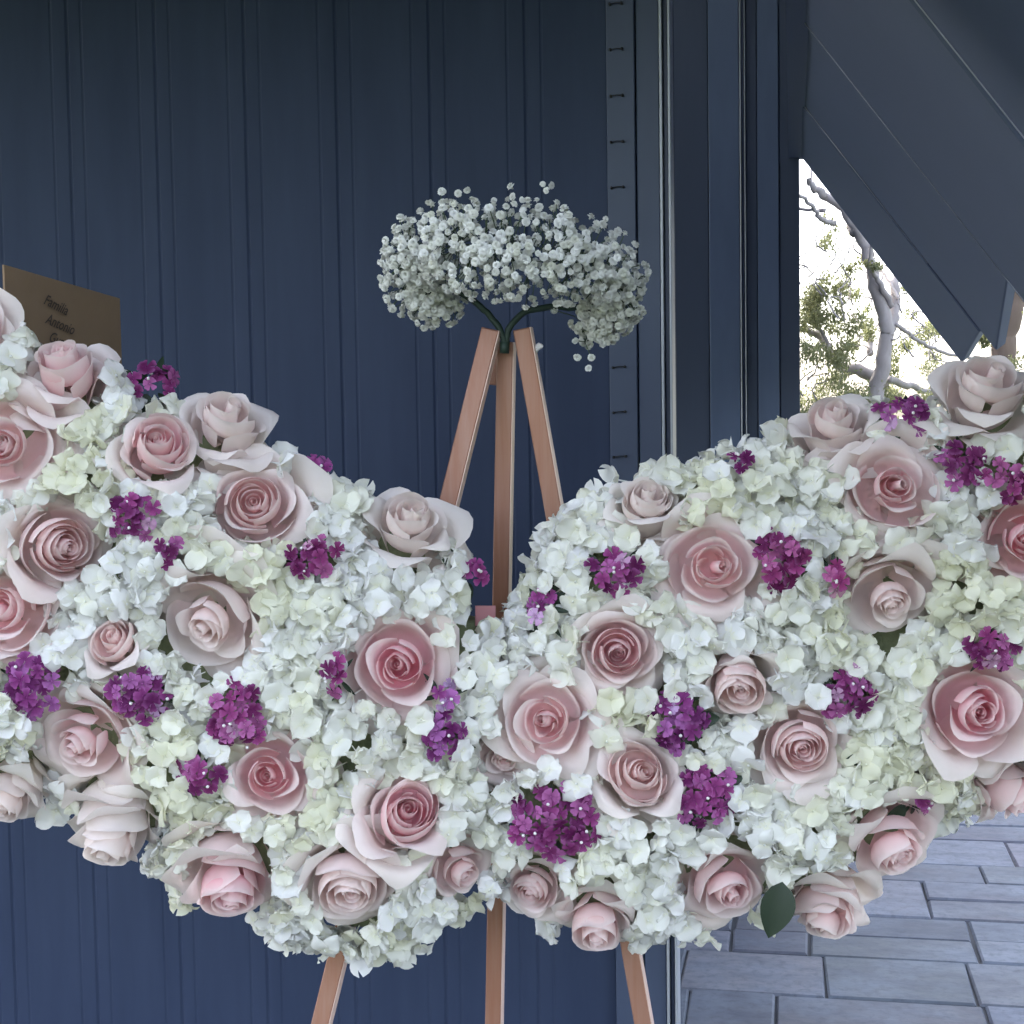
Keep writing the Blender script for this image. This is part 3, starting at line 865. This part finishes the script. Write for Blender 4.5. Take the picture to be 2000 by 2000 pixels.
def bud_mesh():
    mb = MB()
    n, r = 6, 1.0
    path = [(0, 0, -1.2), (0, 0, -.7), (0, 0, 0), (0, 0, .6), (0, 0, .95)]
    mb.tube(path, [.35, .9, 1.0, .7, .15], 7)
    return mesh('bud', mb.v, mb.f, M['bud'], mb.pv)
BUD = bud_mesh()
def leaf_mesh(name, L=1.0, W=.36, fold=.12, bend=-.25, tipy=1.0):
    nu, nv = 5, 9
    pts, pv = [], []
    for j in range(nv):
        v = j / (nv - 1)
        w = W * math.sin(math.pi * min(1, v ** .8)) ** .85
        for i in range(nu):
            u = -1 + 2 * i / (nu - 1)
            pts.append((u * w, L * v, fold * abs(u) * w * 2 + bend * v * v)); pv.append(v)
    mb = MB(); mb.grid(pts, nu, nv, pv)
    return mesh(name, mb.v, mb.f, M['leaf'], mb.pv)
LEAF = leaf_mesh('leaf'); NARROW = leaf_mesh('leaf', 1.0, .13, .1, -.3)

DIANTHUS = [
 # x, y, width, height, tilt right, tilt up, green(0..1), handle, label
 (295, 750, 120, 80, .3, .8, 1.0, 'tuft below the card', 'purple dianthus tuft with green leaves against the wall, below the card'),
 (618, 928, 78, 75, .6, .5, .1, 'left wing edge tuft', 'purple dianthus tuft poking out at the left wing\'s upper edge'),
 (266, 1008, 100, 95, 0, 0, .2, 'tuft under the hanging petal', 'purple dianthus tuft directly under a hanging rose petal'),
 (330, 1076, 48, 60, 0, 0, .3, 'tiny tuft below it', 'tiny purple dianthus tuft right of the rightward-turned rose'),
 (617, 1092, 120, 80, 0, .1, .1, 'flat tuft by the many-ringed rose', 'flat purple dianthus tuft right below the many-ringed rose'),
 (918, 1122, 48, 48, .5, .3, 1.0, 'small tuft by the post', 'small purple dianthus tuft with leaves left of the easel post'),
 (58, 1336, 115, 120, 0, 0, 0, 'far left round tuft', 'round purple dianthus tuft nearest the left edge'),
 (275, 1355, 120, 115, 0, 0, .2, 'tuft under the peach bud', 'purple dianthus tuft just below the narrow peach bud'),
 (464, 1398, 110, 140, 0, 0, .2, 'tall left wing tuft', 'tall purple dianthus tuft above left of the dark spiral rose'),
 (390, 1515, 95, 80, -.2, -.1, .1, 'tuft left of the dark-spiral rose', 'dark purple dianthus tuft lowest on the left wing'),
 (657, 1322, 50, 70, -.2, 0, .3, 'sliver left of the deep pink rose', 'sliver of purple dianthus left of the deep pink central rose'),
 (868, 1357, 50, 45, .2, 0, .3, 'sliver right of the deep pink rose', 'sliver of purple dianthus right of the deep pink central rose'),
 (866, 1436, 100, 95, 0, 0, .2, 'tuft below the deep pink rose', 'purple dianthus tuft below the deep pink central rose'),
 (1058, 1185, 55, 75, -.5, .3, .9, 'leafy tuft right of the post', 'small purple dianthus tuft with dark leaves right of the post'),
 (1202, 1117, 105, 80, 0, .1, .1, 'tuft in the upper hydrangea', 'purple dianthus tuft left of the cupped pink rose'),
 (1525, 1088, 100, 120, 0, .1, 0, 'tall tuft right of the cupped rose', 'tall purple dianthus tuft right of the cupped pink rose'),
 (1627, 1130, 45, 55, 0, 0, .3, 'tiny right wing tuft', 'tiny purple dianthus tuft left of the long pale rose'),
 (1446, 911, 70, 36, 0, .9, .2, 'top edge sliver', 'thin purple dianthus sliver on the right wing\'s top edge'),
 (1762, 812, 110, 85, 0, .4, .3, 'tuft before the opening', 'purple dianthus tuft between two upturned roses, before the opening'),
 (1878, 908, 85, 100, 0, .1, .1, 'tuft right of the largest rose', 'purple dianthus tuft right of the largest upper right rose'),
 (1962, 938, 95, 85, .1, .1, .1, 'tuft above the right-edge rose', 'purple dianthus tuft above the dark rose at the right edge'),
 (1936, 1268, 100, 80, 0, 0, .2, 'tuft above the big right rose', 'purple dianthus tuft above the large deep pink right rose'),
 (1656, 1355, 95, 110, 0, 0, .4, 'tuft above the skirted rose', 'purple dianthus tuft upper right of the rose with pale skirt'),
 (1325, 1408, 110, 120, -.1, 0, .9, 'leafy tuft by the peach bud', 'purple dianthus tuft with dark leaves left of the bowed peach bud'),
 (1380, 1552, 120, 130, 0, 0, .7, 'leafy tuft by the cream-backed rose', 'purple dianthus tuft with dark leaves right of the cream-backed rose'),
 (1085, 1602, 185, 150, 0, 0, .3, 'largest purple tuft', 'largest purple dianthus tuft, below the join of the wings'),
 (1790, 1560, 55, 65, .3, -.2, 1.0, 'small tuft over the pavers', 'small purple dianthus tuft with leaves above the rose over pavers'),
]
dia_info = []
for k, (x, y, w, h, tx, ty, gr, handle, label) in enumerate(DIANTHUS):
    n = normal(x, y)
    sc = (Y0 - .09) / F
    p = surf(x, y, 1.0, .012 if edge_dist(x, y) > 40 else .03)
    axis = Vector((tx, -1, ty)) + Vector((n.x, 0, n.z)) * .3
    root = empty('dianthus_tuft', p)
    tag(root, label, 'purple flower', 'purple dianthus tufts of the flower wings')
    root.matrix_basis = Matrix.Translation(p) @ axis_matrix(axis, 0)
    a_, b_ = w / 2 * sc * 1.06, h / 2 * sc * 1.06
    fr = .0088
    cnt = max(4, int(1.55 * (a_ * b_) / (fr * fr) * .80))
    hue = random.uniform(-.12, .12)
    for i in range(cnt):
        t = (i + .5) / cnt; rr = math.sqrt(t) * .92; an = i * 2.39996 + random.gauss(0, .25)
        lx, ly = rr * math.cos(an) * a_, rr * math.sin(an) * b_
        dz = .014 * (1 - rr * rr) + random.gauss(0, .003)
        o = link('floret', random.choice(DIA), root)
        ax = Vector((lx / a_ * .6 + random.gauss(0, .3), ly / b_ * .6 + random.gauss(0, .3), 1))
        s_ = fr * random.uniform(.82, 1.2)
        o.matrix_basis = Matrix.Translation((lx, ly, dz)) @ axis_matrix(ax, random.uniform(0, 6.28)) @ Matrix.Scale(s_, 4)
        q = random.random()
        c = (.215, .034, .145) if q < .46 else ((.115, .013, .078) if q < .72 else ((.33, .095, .26) if q < .93 else (.48, .28, .43)))
        j = random.uniform(.85, 1.15)
        o.color = (c[0] * j * (1 + hue), c[1] * j, c[2] * j * (1 - hue), 1)
    for i in range(max(2, cnt // 6)):
        an, rr = random.uniform(0, 6.28), random.uniform(0, .9)
        o = link('bud', BUD, root)
        o.matrix_basis = Matrix.Translation((rr * math.cos(an) * a_, rr * math.sin(an) * b_, .018 * (1 - rr * rr * .6))) @ Matrix.Scale(.0019, 4)
    for i in range(int(5 + 9 * gr)):
        an = random.uniform(0, 6.28)
        if gr > .5: an = random.gauss(-.4 if k not in (0, 5) else 2.6, 1.2)
        o = link('leaf', random.choice((NARROW, NARROW, LEAF)) if gr > .5 else NARROW, root)
        rr = random.uniform(.3, .75)
        o.matrix_basis = Matrix.Translation((rr * math.cos(an) * a_, rr * math.sin(an) * b_, -.006)) @ Matrix.Rotation(an - math.pi / 2, 4, 'Z') @ Matrix.Rotation(R_(random.uniform(-25, 18)), 4, 'X') @ Matrix.Scale(random.uniform(.016, .026) * (.8 + .4 * gr), 4)
    dia_info.append((x, y, (w + h) / 4, handle))

# ------------------------------------------------------------------ white hydrangea
def hydrangea_floret(seed):
    rg = np.random.default_rng(seed)
    mb = MB()
    cup = rg.uniform(.1, 1.0)
    for k in range(4):
        az = k * math.pi / 2 + rg.normal(0, .13)
        L, W = rg.uniform(.80, 1.15), rg.uniform(.56, .78)
        nu, nv = 6, 7
        lift = cup + rg.normal(0, .22); curl = rg.uniform(.25, 1.0); ph = rg.uniform(0, 6.28); fold = rg.uniform(-.25, .4)
        pts, pv = [], []
        for j in range(nv):
            v = j / (nv - 1)
            for i in range(nu):
                u = -1 + 2 * i / (nu - 1)
                w = W * (math.sin(math.pi * (.10 + .885 * v)) ** .62)
                r = .03 + L * v * (1 - .16 * abs(u) ** 2.2 * v)
                z = lift * v - curl * v * v + fold * u * u * v + .10 * math.sin(3.8 * u + ph) * v * v + .05 * math.sin(7 * u + 2 * ph) * v ** 3 + .03 * (k % 2)
                pts.append((r * math.cos(az) - u * w * math.sin(az), r * math.sin(az) + u * w * math.cos(az), z)); pv.append(v)
        mb.grid(pts, nu, nv, pv)
    mb.tube([(0, 0, -.9), (0, 0, -.05), (0, 0, .07), (0, 0, .12)], [.04, .06, .085, .03], 6)
    return mesh('floret', mb.v, mb.f, M['hyd'], mb.pv)
HYD = [hydrangea_floret(1500 + i) for i in range(10)]

cand = []
tries = 0
hr = random.Random(11)
while tries < 9000:
    tries += 1
    x, y = hr.uniform(-60, 2060), hr.uniform(540, 1880)
    ed = edge_dist(x, y)
    if ed < 34: continue
    if any((x - a) ** 2 + (y - b) ** 2 < (r * .62) ** 2 for a, b, r, _ in rose_info): continue
    if any((x - a) ** 2 + (y - b) ** 2 < (r * .55) ** 2 for a, b, r, _ in dia_info): continue
    if any((x - a) ** 2 + (y - b) ** 2 < 92 ** 2 for a, b in cand): continue
    cand.append((x, y))

tries = 0
n_main = len(cand)
while tries < 6000:
    tries += 1
    x, y = hr.uniform(-60, 2060), hr.uniform(540, 1890)
    ed = edge_dist(x, y)
    if not 10 < ed < 60: continue
    if any((x - a) ** 2 + (y - b) ** 2 < (r * .5) ** 2 for a, b, r, _ in rose_info): continue
    if any((x - a) ** 2 + (y - b) ** 2 < 62 ** 2 for a, b in cand): continue
    cand.append((x, y))

cand += [(515, 1795), (562, 1815), (300, 1668), (185, 1628), (128, 1585), (255, 1650), (952, 1722), (1100, 1815), (1300, 1800), (1500, 1772), (1690, 1715), (1845, 1595), (60, 1530), (1560, 1770), (350, 1730), (600, 1838), (760, 1850), (1240, 1830), (1385, 1805), (1905, 1580)]

def clear_of(x, y, kr=.90, kd=.96):
    for a, b, r, _ in rose_info:
        if (x - a) ** 2 + (y - b) ** 2 < (r * kr) ** 2: return False
    for a, b, r, _ in dia_info:
        if (x - a) ** 2 + (y - b) ** 2 < (r * kd) ** 2: return False
    return True

def where(x, y, a, b):
    dx, dy = a - x, b - y                         # from the head to the landmark
    if abs(dx) > 1.6 * abs(dy): return 'left of' if dx > 0 else 'right of'
    if abs(dy) > 1.6 * abs(dx): return 'above' if dy > 0 else 'below'
    return ('upper ' if dy > 0 else 'lower ') + ('left of' if dx > 0 else 'right of')

marks = rose_info + dia_info
used = set()
hyd_heads = []
SCX = (Y0 - .07) / F
for hi, (x, y) in enumerate(cand):
    n = normal(x, y)
    hrad = hr.uniform(.052, .064) if hi < n_main else hr.uniform(.030, .042)
    tone = hr.random()
    p = surf(x, y, 1.0, 0) - n * (hrad * .72)
    items = []
    cnt = 54 if hi < n_main else 28
    for i in range(cnt):
        zc = 1 - (i + .5) / cnt * 1.02
        rr = math.sqrt(max(0, 1 - zc * zc)); an = i * 2.39996 + hr.gauss(0, .2)
        dloc = Vector((rr * math.cos(an), rr * math.sin(an), zc))
        wdir = (axis_matrix(n, 0).to_3x3() @ dloc).normalized()
        q = p + wdir * (hrad + hr.gauss(0, .0065))
        if q.y > Y0 + .02: continue
        # back to the photo to leave room for roses and purple blooms
        lc = CAMROT.transposed() @ (q - CAM)
        qx, qy = 1000 + lc.x / -lc.z * F, 1000 - lc.y / -lc.z * F
        if not clear_of(qx, qy): continue
        if not (-70 < qx < 2070): continue
        if any((q - h[0]).length < h[1] * .80 for h in hyd_heads): continue
        if edge_dist(qx, qy) < -14: continue
        if 912 < qx < 1002 and qy < 1228: continue
        items.append((q, wdir))
    if len(items) < 4: continue
    hyd_heads.append((p, hrad))
    near = sorted(marks, key=lambda m: (m[0] - x) ** 2 + (m[1] - y) ** 2 - m[2] ** 2)[:6]
    best = None
    for i in range(6):
        for j in range(6):
            if i == j: continue
            A_, B_ = near[i], near[j]
            lb = 'white hydrangea head %s the %s, %s the %s' % (where(x, y, A_[0], A_[1]), A_[3], where(x, y, B_[0], B_[1]), B_[3])
            if len(lb.split()) <= 16 and lb not in used:
                best = lb; break
        if best: break
    if not best:
        best = 'white hydrangea head %s the %s' % (where(x, y, near[0][0], near[0][1]), near[0][3])
    used.add(best)
    root = empty('hydrangea_head', p)
    tag(root, best, 'hydrangea', 'white hydrangea heads filling the wings')
    for q, wdir in items:
        o = link('floret', hr.choice(HYD), root)
        ax = wdir + Vector((hr.gauss(0, .45), hr.gauss(0, .42) - .2, hr.gauss(0, .45)))
        s_ = hr.uniform(.0125, .0200)
        o.matrix_basis = Matrix.Translation(q - p) @ axis_matrix(ax, hr.uniform(0, 6.28)) @ Matrix.Scale(s_, 4)
        t = min(1, max(0, (tone * .5 if tone < .78 else .95) + hr.gauss(.10, .22)))
        c = lerp3((.92, .915, .905), (.89, .885, .73), t)
        o.color = (*c, 1)

# ------------------------------------------------------------------ baby's breath halo
def gyp_blossom(seed):
    rg = np.random.default_rng(seed)
    mb = MB()
    for ring_, (npet, tilt, L) in enumerate(((6, 1.35, .95), (6, .85, .95), (4, .35, .9))):
        for k in range(npet):
            az = k * 2 * math.pi / npet + ring_ * .5 + rg.normal(0, .2)
            W = .52
            e = Matrix.Rotation(az, 3, 'Z') @ Matrix.Rotation(tilt + rg.normal(0, .12), 3, 'Y')
            v = [Vector((0, 0, 0)), Vector((-.05, -W, L * .6)), Vector((-.05, W, L * .6)), Vector((.12, -W * .6, L)), Vector((.12, W * .6, L)), Vector((-.1, 0, L * .75))]
            mb.add([e @ q for q in v], [(0, 1, 5), (0, 5, 2), (1, 3, 5), (3, 4, 5), (4, 2, 5)], [0, .6, .6, 1, 1, .8])
    mb.tube([(0, 0, -.5), (0, 0, -.1), (0, 0, .2)], [.15, .3, .3], 6)
    return mesh('blossom', mb.v, mb.f, M['gyp'], mb.pv)
GYP = [gyp_blossom(2500 + i) for i in range(6)]
YH = 1.78
halo = empty('halo', px(985, 668, YH))
tag(halo, 'white baby\'s breath halo on dark stems above the easel top', 'flower halo')
HI = halo.matrix_basis.inverted()
# arc of the ring: photo position, tube radius, depth
HP = [(880, 596, 40, .035), (832, 588, 62, .02), (798, 545, 64, .0), (806, 492, 72, -.03), (862, 470, 84, -.06), (930, 488, 106, -.08), (1000, 492, 108, -.09), (1070, 500, 110, -.08), (1140, 506, 98, -.06), (1188, 536, 86, -.03), (1205, 584, 68, .0), (1182, 624, 54, .02), (1152, 644, 36, .03)]
def hpoint(t):
    f_ = t * (len(HP) - 1); i = min(int(f_), len(HP) - 2); u = f_ - i
    return [a + (b - a) * u for a, b in zip(HP[i], HP[i + 1])]
gr = random.Random(5)
blossoms = []
while len(blossoms) < 1500:
    x, y, r, dy = hpoint(gr.random())
    th = gr.uniform(0, 6.28); fr_ = gr.random() ** .33
    fr_ = .45 + .55 * fr_
    if gr.random() < .035: fr_ *= gr.uniform(1.12, 1.38)
    ph = gr.uniform(-1.0, 1.57)
    ox, oy = math.cos(th) * math.cos(ph), math.sin(th) * math.cos(ph)
    bx, by = x + ox * r * fr_, y - oy * r * fr_
    if 900 < bx < 1065 and by > 600 + abs(bx - 985) * .08: continue
    dep = YH + dy - math.sin(ph) * r * fr_ / F * YH
    q = px(bx, by, dep)
    if any((q - b[0]).length < .0041 for b in blossoms): continue
    axn = Vector((ox * math.cos(ph), -math.sin(ph) - .3, oy * math.cos(ph)))
    blossoms.append((q, axn))
for (bx, by) in ((837, 394), (863, 375), (895, 378), (912, 371), (1003, 385), (1020, 390), (1060, 360), (1068, 372), (1075, 362), (1128, 697), (1155, 698), (1150, 720), (1123, 665), (1175, 672), (1265, 532), (1182, 428), (1205, 452), (965, 392)):
    blossoms.append((px(bx, by, YH - .02), Vector((gr.gauss(0, .5), -1, gr.gauss(0, .5)))))
blossoms.sort(key=lambda b: b[0].y)
stuff = MB()
for i, (q, axn) in enumerate(blossoms):
    s_ = gr.uniform(.0038, .0060) if i < len(blossoms) - 9 else gr.uniform(.003, .005)
    ax = axn + Vector((gr.gauss(0, .35), gr.gauss(0, .3), gr.gauss(0, .35)))
    mat_ = Matrix.Translation(q) @ axis_matrix(ax, gr.uniform(0, 6.28)) @ Matrix.Scale(s_, 4)
    me = gr.choice(GYP)
    if i < 300:
        o = link('blossom', me, halo)
        o.matrix_parent_inverse = HI
        o.matrix_basis = mat_
        t = gr.random()
        o.color = (*lerp3((.90, .90, .88), (.78, .78, .70), t * t), 1)
    else:
        vs2 = [mat_ @ v.co for v in me.vertices]
        stuff.add(vs2, [tuple(p.vertices) for p in me.polygons], [a.value for a in me.attributes['pv'].data])
o = stuff.build('blossom_mass', M['gyp'], halo); o.matrix_parent_inverse = HI; o.color = (.84, .84, .80, 1); tag(o, kind='stuff')
mb = MB()
cj = px(986, 668, YH)
for pth, w in (([(986, 672), (975, 640), (945, 605), (905, 575), (860, 562), (815, 580)], 7), ([(988, 672), (995, 640), (1025, 610), (1075, 600), (1120, 600), (1180, 600)], 10)):
    limb(mb, pth, YH, w, w * .55, 0, 8, .001)
mb.tube([px(986, 668, YH), px(985, 690, YH)], .006, 8)
o = mb.build('stem', M['stem'], halo); o.matrix_parent_inverse = HI
mb = MB()
for i in range(0, len(blossoms)):
    q = blossoms[i][0]
    if gr.random() < .45 or i >= len(blossoms) - 18:
        t = gr.random(); x, y, r, dy = hpoint(t)
        best = min((hpoint(k / 24) for k in range(25)), key=lambda h_: (px(h_[0], h_[1], YH + h_[3]) - q).length)
        c = px(best[0], best[1], YH + best[3] + .01)
        mb.tube([c, c.lerp(q, .5) + Vector((gr.gauss(0, .004), 0, gr.gauss(0, .004))), q], .0006, 4)
o = mb.build('twigs', plain('gyp_twig', (.05, .08, .04), .7), halo); o.matrix_parent_inverse = HI; tag(o, kind='stuff')

# ------------------------------------------------------------------ small things
# kraft card
cardo = empty('name_card', px(130, 700, 1.86))
tag(cardo, 'brown kraft paper card with dark handwriting behind the left wing', 'card')
KI = cardo.matrix_basis.inverted()
k_tl, k_tr = px(8, 517, 1.74), px(234, 583, 2.0)
k_bl = k_tl - Vector((0, 0, .20)); k_br = k_tr - Vector((0, 0, .20))
v, f = prism([k_bl, k_br, k_tr, k_tl], (k_tr - k_tl).cross(Vector((0, 0, 1))).normalized() * -.0025)
o = link('paper', mesh('paper', v, f, M['kraft'], smooth=False), cardo); o.matrix_parent_inverse = KI
mb = MB(); cm = (k_bl + k_br) / 2
mb.tube([cm + Vector((0, .003, .06)), Vector((cm.x, cm.y - .02, cm.z - .05)), Vector((cm.x + .01, Y0 + .02, cm.z - .22))], .002, 6)
o = mb.build('stake', M['stem'], cardo); o.matrix_parent_inverse = KI
ux = (k_tr - k_tl); nz = ux.cross(Vector((0, 0, 1))).normalized()
if nz.y > 0: nz = -nz
W_ = ux.length
def write(text, u0, h0, size, rot):
    cu = bpy.data.curves.new('writing', 'FONT')
    cu.body = text; cu.size = size; cu.shear = .6; cu.offset = .0002
    cu.materials.append(M['ink'])
    tmp = bpy.data.objects.new('tmp', cu)
    me = bpy.data.meshes.new_from_object(tmp)
    bpy.data.objects.remove(tmp)
    o = link('writing', me, cardo); o.matrix_parent_inverse = KI
    e = ux.normalized(); n_ = nz; z_ = n_.cross(e)
    if z_.z < 0: z_ = -z_
    base = k_tl + ux * u0 - Vector((0, 0, h0)) + nz * .003
    o.matrix_basis = Matrix.Translation(base) @ Matrix((e, z_, e.cross(z_))).transposed().to_4x4() @ Matrix.Rotation(rot, 4, 'Z')
write('Familia', .28, .034, .0195, R_(-8))
write('Antonio', .29, .057, .0195, R_(-6))
write('Guzman', .31, .078, .0195, R_(-7))

# pink tab at the join of the wings
mb = MB()
v, f = prism([px(928, 1226, 1.715), px(968, 1226, 1.715), px(968, 1184, 1.715), px(928, 1184, 1.715)], Vector((0, .006, 0)), .0008)
mb.add(v, f)
o = mb.build('pink_tab', M['pink'], smooth=False)
tag(o, 'small flat pink tab at the dip between the wings', 'tab')

# bit of silver foil in the lower dip
mb = MB()
fr2 = random.Random(3)
c = px(980, 1712, 1.66)
for i in range(9):
    a = c + Vector((fr2.gauss(0, .004), fr2.gauss(0, .003), fr2.gauss(0, .005)))
    q = [a + Vector((fr2.gauss(0, .004), fr2.gauss(0, .003), fr2.gauss(0, .004))) for _ in range(3)]
    mb.add(q, [(0, 1, 2)])
mb.tube([c + Vector((-.003, 0, .01)), c + Vector((.002, -.003, 0)), c + Vector((.006, 0, -.008))], .0012, 6)
o = mb.build('silver_wire', M['foil'], smooth=False)
tag(o, 'shiny bit of silver wire between the two small bottom roses', 'wire')

# leaf hanging at the lower right
def big_leaf(x, y, Y, L, W, rot, name, label, tilt=.2):
    lm = leaf_mesh('leaf_blade', L, W, .15, -.12 * L)
    o = link(name, lm)
    o.matrix_basis = Matrix.Translation(px(x, y, Y)) @ Matrix.Rotation(R_(90), 4, 'X') @ Matrix.Rotation(rot, 4, 'Z') @ Matrix.Rotation(tilt, 4, 'X')
    tag(o, label, 'leaf')
big_leaf(1528, 1722, 1.57, .062, .019, R_(165), 'rose_leaf', 'dark green rose leaf hanging above the pavers')

# dark leaves in a gap on the right wing
lf = empty('leaf_sprig', surf(1680, 1470, 1, -.004))
tag(lf, 'dark green sprig in the gap right of the rose with pale skirt', 'leaves')
for i in range(9):
    o = link('leaf', LEAF if i % 3 == 0 else NARROW, lf)
    o.matrix_basis = Matrix.Rotation(R_(90), 4, 'X') @ Matrix.Rotation(random.uniform(0, 6.28), 4, 'Z') @ Matrix.Rotation(R_(random.uniform(0, 50)), 4, 'X') @ Matrix.Scale(random.uniform(.014, .022), 4)

# little sprigs
def sprig(x, y, Y, dx, dy, label, name='flower_sprig', mat=None):
    root = empty(name, px(x, y, Y))
    tag(root, label, 'sprig')
    I_ = root.matrix_basis.inverted()
    mb = MB(); limb(mb, [(x, y), (x + dx * .5 - 2, y + dy * .5), (x + dx, y + dy)], Y, 5, 4, 0, 6, .0003)
    o = mb.build('stem', M['bud'], root); o.matrix_parent_inverse = I_
    for t in (0.0, .9, 1.0):
        o = link('bud', BUD, root); o.matrix_parent_inverse = I_
        o.matrix_basis = Matrix.Translation(px(x + dx * t + (3 if t == .9 else 0), y + dy * t, Y - .002)) @ Matrix.Rotation(random.uniform(-.6, .6), 4, 'Y') @ Matrix.Scale(.0020, 4)
sprig(46, 660, 1.66, -2, -30, 'tiny pale flower bud stalk in front of the brown card')
sprig(1042, 688, 1.78, 14, -14, 'tiny white sprig right of the easel top')
